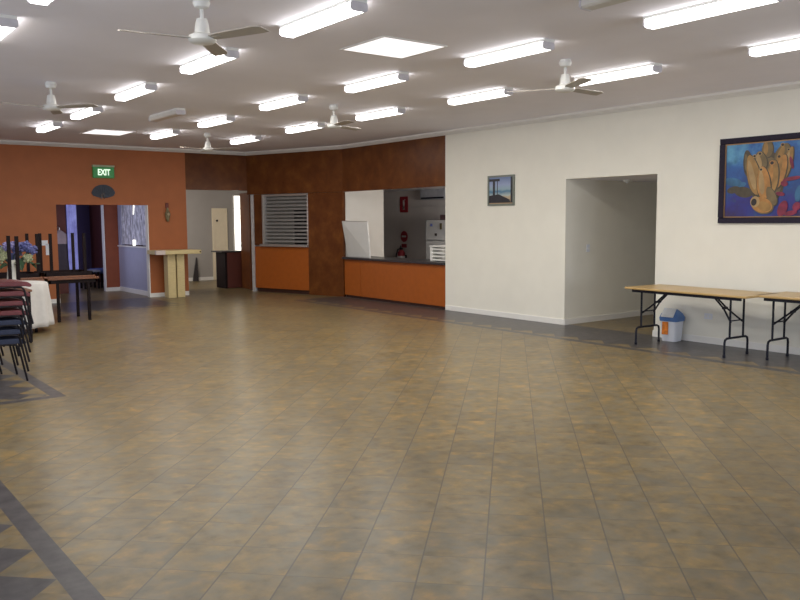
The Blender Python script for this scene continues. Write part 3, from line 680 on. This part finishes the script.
# bin
t = thing('swing_bin', 'white swing top bin with blue lid under the folding table', 'bin', (9.31, 6.33, 0), R(4))
m = MB()
def ring(a, b, z, r=.03):
    pts = []
    for sx, sy, a0 in ((1, 1, 0), (-1, 1, 90), (-1, -1, 180), (1, -1, 270)):
        for k in range(4): an = R(a0 + 30 * k); pts.append((sx * (a - r) + r * math.cos(an), sy * (b - r) + r * math.sin(an), z))
    return pts
def loft(m, rings, mi=0):
    n = len(rings[0]); vs = [p for r_ in rings for p in r_]; fs = [tuple(range(n - 1, -1, -1)), tuple((len(rings) - 1) * n + k for k in range(n))]
    for i in range(len(rings) - 1):
        for k in range(n): fs.append((i * n + k, i * n + (k + 1) % n, (i + 1) * n + (k + 1) % n, (i + 1) * n + k))
    m.add(vs, fs, mi, True)
loft(m, [ring(.088, .096, 0), ring(.092, .10, .01), ring(.106, .116, .27), ring(.107, .118, .28)]); m.build('body', M_WHITEPL, t)
M_BINBLUE = mat('bin_lid_blue', (.06, .15, .38), .4, var=.06)
m = MB(); loft(m, [ring(.114, .126, .265), ring(.118, .130, .31), ring(.098, .11, .365), ring(.052, .064, .415), ring(.042, .055, .42)]); m.build('lid', M_BINBLUE, t)
m = MB(); m.rbox(-.07, .07, -.088, .088, -.006, .006, .004, M=Matrix.Translation((-.088, 0, .378)) @ Matrix.Rotation(R(-52), 4, 'Y')); m.build('flap', mat('bin_flap_white', (.60, .62, .64), .35), t)
m = MB(); m.rbox(-.004, .004, -.045, .045, -.085, .085, .003, M=Matrix.Translation((-.1065, .035, .175)) @ Matrix.Rotation(R(3.5), 4, 'Y')); m.build('sticker', mat('orange_sticker', (.70, .20, .02), .5, var=.3, scale=25), t)

# ------------------------------------------------------------------ left: stacked chairs
M_LEGB = mat('chair_frame_black', (.012, .010, .013), .5, var=.2, spec=.2)
def chair_proto(col, lab):
    t = thing('stacking_chair', lab, 'chair')
    # local: +x forward, y sideways, seat top at .43
    m = MB(); prof = [(-.20, .395), (-.20, .425), (-.15, .437), (.10, .437), (.17, .428), (.205, .405), (.21, .385), (.195, .375), (.15, .385), (.0, .39)]
    bm_seg = 6
    for k in range(bm_seg):
        y0, y1 = -.215 + .43 * k / bm_seg, -.215 + .43 * (k + 1) / bm_seg
        m.prism(prof, 1, y0, y1)
    m.build('seat', col, t, bevel=.006)
    Mb = Matrix.Translation((-.235, 0, .66)) @ Matrix.Rotation(R(-10), 4, 'Y')
    m = MB(); m.rbox(-.02, .02, -.20, .20, -.02, .20, .018, M=Mb); m.build('backrest', col, t)
    for s in (-1, 1):
        m = MB(); m.tube([(.02, s * .205, .385), (.11, s * .21, .375), (.135, s * .213, .35), (.20, s * .225, .0)], .011, 8); m.build('leg', M_LEGB, t)
        m = MB(); m.tube([(.02, s * .205, .385), (-.15, s * .21, .375), (-.175, s * .213, .35), (-.24, s * .225, .0)], .011, 8); m.build('leg', M_LEGB, t)
        m = MB(); m.tube([(-.12, s * .2, .388), (-.2, s * .2, .42), (-.235, s * .195, .6), (-.27, s * .19, .84)], .010, 8); m.build('back_upright', M_LEGB, t)
    return t
M_CRED = mat('burgundy_vinyl', (.115, .012, .016), .4, var=.15, scale=12); M_CBLUE = mat('navy_fabric', (.018, .026, .058), .75, var=.2, scale=60)
pr = chair_proto(M_CRED, 'x'); pb = chair_proto(M_CBLUE, 'x')
words_ = ['navy seat stacking chair at the bottom of the stack', 'navy seat stacking chair second from the bottom of the stack', 'uppermost navy seat stacking chair, below the burgundy ones',
          'lowest burgundy stacking chair, just above the navy ones', 'burgundy stacking chair third from the stack top', 'burgundy stacking chair second from the stack top', 'burgundy stacking chair on top of the stack']
for k in range(7):
    src = pb if k < 3 else pr; first = k in (0, 3); o = src if first else dup(src, (0, 0, 0))
    o.location = (1.745 + .013 * k, 9.04, .096 * k); o['label'] = words_[k]; o['group'] = 'stacked chairs at the left edge'
# a second stack right behind, mostly outside the picture
for k in range(6):
    o = dup(pb if k < 3 else pr, (1.62 + .013 * k, 9.62, .096 * k)); o['label'] = ('navy' if k < 3 else 'burgundy') + ' seat stacking chair, %s in the stack behind the front one' % ['lowest', 'second up', 'third up', 'fourth up', 'fifth up', 'topmost'][k]; o['group'] = 'chairs of the stack behind'

# ------------------------------------------------------------------ left: tables with upturned tables on top
def hall_table(lab, loc, lx, ly, flip=False, rz=0.0, group=None, h=.71, inset=.05):
    t = thing('hall_table', lab, 'table', loc, rz, group)
    zt0, zt1 = (h - .03, h) if not flip else (0, .03)
    MB().rbox(-lx / 2, lx / 2, -ly / 2, ly / 2, zt0, zt1, .005).build('table_top', M_BROWNTOP, t)
    m = MB(); za, zb = (h - .09, h - .03) if not flip else (.03, .09); e = .03
    m.box(-lx / 2 + e, lx / 2 - e, -ly / 2 + e, -ly / 2 + e + .02, za, zb); m.box(-lx / 2 + e, lx / 2 - e, ly / 2 - e - .02, ly / 2 - e, za, zb); m.box(-lx / 2 + e, -lx / 2 + e + .02, -ly / 2 + e, ly / 2 - e, za, zb); m.box(lx / 2 - e - .02, lx / 2 - e, -ly / 2 + e, ly / 2 - e, za, zb)
    m.build('apron', M_DARKLEG, t)
    for sx in (-1, 1):
        for sy in (-1, 1):
            x, y = sx * (lx / 2 - inset), sy * (ly / 2 - .06); m = MB()
            if flip: m.prism([(x - .021, y - .021), (x + .021, y - .021), (x + .021, y + .021), (x - .021, y + .021)], 2, .03, h)
            else: m.prism([(x - .021, y - .021), (x + .021, y - .021), (x + .021, y + .021), (x - .021, y + .021)], 2, 0, h - .03)
            m.build('leg', M_DARKLEG, t)
    return t
G1, G2 = 'upright brown tables at the left', 'upturned tables resting on others'
hall_table('brown table on the floor nearest the orange wall opening', (3.79, 14.05, 0), .80, .76, group=G1, inset=.16)
hall_table('upturned brown table, legs up, before the orange wall opening', (3.73, 14.05, .712), .80, .76, True, group=G2, inset=.14)
hall_table('brown table on the floor right behind the white cloth table', (2.96, 14.05, 0), .76, .76, group=G1)
hall_table('upturned brown table, legs up, behind the blue flowers', (2.95, 14.05, .712), .74, .76, True, group=G2)
hall_table('brown table on the floor between chair stack and white cloth', (2.21, 11.93, 0), .94, .60, group=G1, inset=.035)
hall_table('upturned brown table whose black leg crosses the flowers', (2.11, 11.93, .712), .94, .60, True, group=G2)
# round table, cloth, vase, flowers
CX, CY = 2.72, 12.92
t = thing('round_table', 'round table hidden under the white cloth, dark foot showing', 'table', (CX, CY, 0))
m = MB(); m.lathe([(0, .69), (.44, .69), (.45, .70), (.45, .715), (0, .715)], 32); m.build('table_top', M_BROWNTOP, t)
for a in (20, 110, 200, 290):
    m = MB(); m.tube([(.30 * math.cos(R(a - 65)), .30 * math.sin(R(a - 65)), .69), (.33 * math.cos(R(a - 65)), .33 * math.sin(R(a - 65)), 0)], .022, 8); m.build('leg', M_DARKLEG, t)
m = MB(); n = 72; rings_ = []
for j, z in enumerate([.722, .722, .718, .70, .6, .45, .3, .16, .09]):
    base = [.0, .44, .455, .465, .47, .482, .49, .50, .505][j]; amp = [0, 0, 0, .003, .010, .018, .024, .03, .032][j]; r_ = []
    for k in range(n):
        a = 2 * math.pi * k / n; rr = base + amp * math.sin(a * 13 + .4 * math.sin(3 * a)); r_.append((rr * math.cos(a), rr * math.sin(a), z))
    rings_.append(r_)
vs = [p for r_ in rings_ for p in r_]; fs = [(i * n + k, i * n + (k + 1) % n, (i + 1) * n + (k + 1) % n, (i + 1) * n + k) for i in range(len(rings_) - 1) for k in range(n)]
m.add(vs, fs, 0, True)
cl = m.build('tablecloth', mat('white_cloth', (.66, .64, .62), .8, var=.04, scale=20)); cl.location = (CX, CY, 0)
tag(cl, 'white cloth draped over the round table beside chair stack', 'tablecloth')
so = cl.modifiers.new('thick', 'SOLIDIFY'); so.thickness = .004; so.offset = 1
VX, VY = 2.68, 12.72
m = MB(); m.lathe([(0, 0), (.085, 0), (.085, .02), (.075, .12), (.06, .26), (.062, .34), (.05, .34), (.05, .30), (0, .30)], 20, (VX, VY, .728))
tag(m.build('vase', mat('white_ceramic', (.70, .68, .60), .3)), 'tall white vase on the white cloth, holding flowers', 'vase')
fb = thing('flower_bouquet', 'bouquet of blue and pale green hydrangeas in white vase', 'flowers', (VX, VY, 1.05))
random.seed(3)
M_HB, M_HG, M_HL = mat('hydrangea_blue', (.12, .13, .32), .8, var=.5, scale=50), mat('hydrangea_green', (.38, .40, .24), .8, var=.35, scale=50), mat('leaf_green', (.03, .07, .03), .6, var=.3, scale=20)
M_HP = mat('hydrangea_lilac', (.24, .22, .42), .8, var=.4, scale=50)
for (x, z, r_, mt) in ((-.28, .10, .085, M_HB), (-.20, .20, .08, M_HB), (-.14, .06, .075, M_HG), (-.06, .22, .085, M_HP), (.04, .20, .08, M_HB), (.10, .12, .075, M_HP), (.17, .20, .085, M_HB), (.25, .16, .075, M_HB), (.20, .04, .07, M_HG), (.0, .06, .08, M_HB), (-.12, .16, .07, M_HG), (.08, .0, .06, M_HP)):
    m = MB(); y = random.uniform(-.1, .1)
    for _ in range(26):
        d = Vector((random.gauss(0, 1), random.gauss(0, 1), random.gauss(0, 1))).normalized() * r_ * random.uniform(.7, 1.0); m.ball((x + d.x, y + d.y, z + d.z), r_ * .28, sub=1, jit=.2)
    m.ball((x, y, z), r_ * .8, sub=2); m.tube([(0, 0, -.1), (x * .6, y * .6, z * .4), (x, y, z)], .006, 6, mi=1); m.build('flower_head', [mt, M_HL], fb)
for k in range(16):
    a = random.uniform(0, 6.28); L_ = random.uniform(.14, .24); b0 = Vector((math.cos(a) * .08 + random.uniform(-.16, .2), math.sin(a) * .08, random.uniform(-.06, .06)))
    Mx = Matrix.Translation(b0) @ Matrix.Rotation(a, 4, 'Z') @ Matrix.Rotation(R(random.uniform(-10, 45)), 4, 'Y')
    m = MB(); vs = [(0, 0, 0), (L_ * .3, -.04, .012), (L_ * .7, -.035, .008), (L_, 0, -.01), (L_ * .7, .035, .008), (L_ * .3, .04, .012), (L_ * .5, 0, -.004)]
    m.add(vs, [(0, 1, 6), (1, 2, 6), (2, 3, 6), (3, 4, 6), (4, 5, 6), (5, 0, 6)], M=Mx); lf = m.build('leaf', M_HL, fb)
    so = lf.modifiers.new('thick', 'SOLIDIFY'); so.thickness = .002

# ------------------------------------------------------------------ beyond the wide opening
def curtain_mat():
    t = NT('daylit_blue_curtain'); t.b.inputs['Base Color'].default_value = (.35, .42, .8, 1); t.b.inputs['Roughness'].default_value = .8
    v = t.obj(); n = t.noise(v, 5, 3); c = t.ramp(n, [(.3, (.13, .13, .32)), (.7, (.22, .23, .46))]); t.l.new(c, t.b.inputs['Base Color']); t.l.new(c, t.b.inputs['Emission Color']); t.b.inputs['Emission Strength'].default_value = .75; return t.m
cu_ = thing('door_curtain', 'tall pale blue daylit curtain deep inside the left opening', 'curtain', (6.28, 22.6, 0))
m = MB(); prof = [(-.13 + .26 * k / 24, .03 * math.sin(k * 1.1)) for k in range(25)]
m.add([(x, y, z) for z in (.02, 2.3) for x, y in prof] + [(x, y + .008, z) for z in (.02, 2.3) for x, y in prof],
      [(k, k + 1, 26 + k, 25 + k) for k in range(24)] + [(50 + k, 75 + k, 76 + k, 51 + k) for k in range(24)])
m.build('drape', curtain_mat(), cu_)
m = MB(); m.tube([(-.2, .0, 2.32), (.2, .0, 2.32)], .014); m.build('rail', M_WHITE, cu_)
def easy_chair(lab, loc, rz):
    t = thing('blue_chair', lab, 'chair', loc, rz, 'chairs in the far room'); mt = mat('sky_blue_fabric', (.12, .16, .42), .8, var=.1)
    MB().rbox(-.26, .26, -.26, .26, .34, .46, .04).build('seat', mt, t); MB().rbox(-.26, .26, .2, .3, .42, .86, .04).build('backrest', mt, t)
    for sx in (-.22, .22):
        for sy in (-.22, .24): MB().box(sx - .02, sx + .02, sy - .02, sy + .02, 0, .34).build('leg', M_DARKLEG, t)
    return t
easy_chair('blue upholstered chair by the post inside the left opening', (6.42, 20.6, 0), R(-70))
t = thing('low_table', 'low dark table with a pale top inside the left opening', 'table', (6.0, 20.3, 0))
MB().rbox(-.2, .2, -.2, .2, .40, .45, .01).build('table_top', mat('pale_grey_top', (.40, .42, .55), .5), t)
for sx in (-.16, .16):
    for sy in (-.16, .16): MB().box(sx - .02, sx + .02, sy - .02, sy + .02, 0, .40).build('leg', M_DARKLEG, t)
# coat hung at the left jamb
t = thing('hanging_coat', 'pale and dark coat hanging inside the left opening edge', 'coat', (5.01, 19.02, 1.42))
m = MB(); rr = []
for z, a, b in ((.0, .03, .03), (-.04, .09, .05), (-.10, .15, .07), (-.3, .15, .08), (-.6, .16, .08), (-.9, .18, .09), (-.92, .16, .07)):
    rr.append([(a * math.cos(2 * math.pi * k / 24) * (1 + .08 * math.sin(5 * 2 * math.pi * k / 24)), b * math.sin(2 * math.pi * k / 24) * (1 + .15 * math.sin(6 * 2 * math.pi * k / 24)), z) for k in range(24)])
loft(m, rr); m.build('body', mat('coat_dark', (.03, .022, .028), .8), t)
m = MB(); loft(m, [[(x * 1.04, y * 1.08, z + .005) for x, y, z in r_] for r_ in rr[0:4]]); m.build('shoulder_yoke', mat('coat_pale', (.22, .17, .17), .8), t)['label'] = 'pale upper half'
m = MB(); m.tube([(0, 0, 0), (0, .0, .06), (0, .1, .08), (0, .175, .06)], .008); m.build('hook', M_ALU, t)
# small fittings on the passage ceiling
for (x, y, lab) in ((10.5, 8.0, 'small white round fitting on the passage ceiling, left'), (11.3, 7.6, 'small white round fitting on the passage ceiling, right')):
    t = thing('passage_fitting', lab, 'ceiling fitting', (x, y, 2.2), group='passage ceiling fittings')
    m = MB(); m.lathe([(0, 0), (.06, 0), (.06, -.015), (.045, -.035), (0, -.04)], 20); m.build('base', M_WHITE, t)
    m = MB(); m.lathe([(0, -.04), (.02, -.04), (.018, -.048), (0, -.05)], 12); m.build('centre_disc', M_WHITEPL, t)
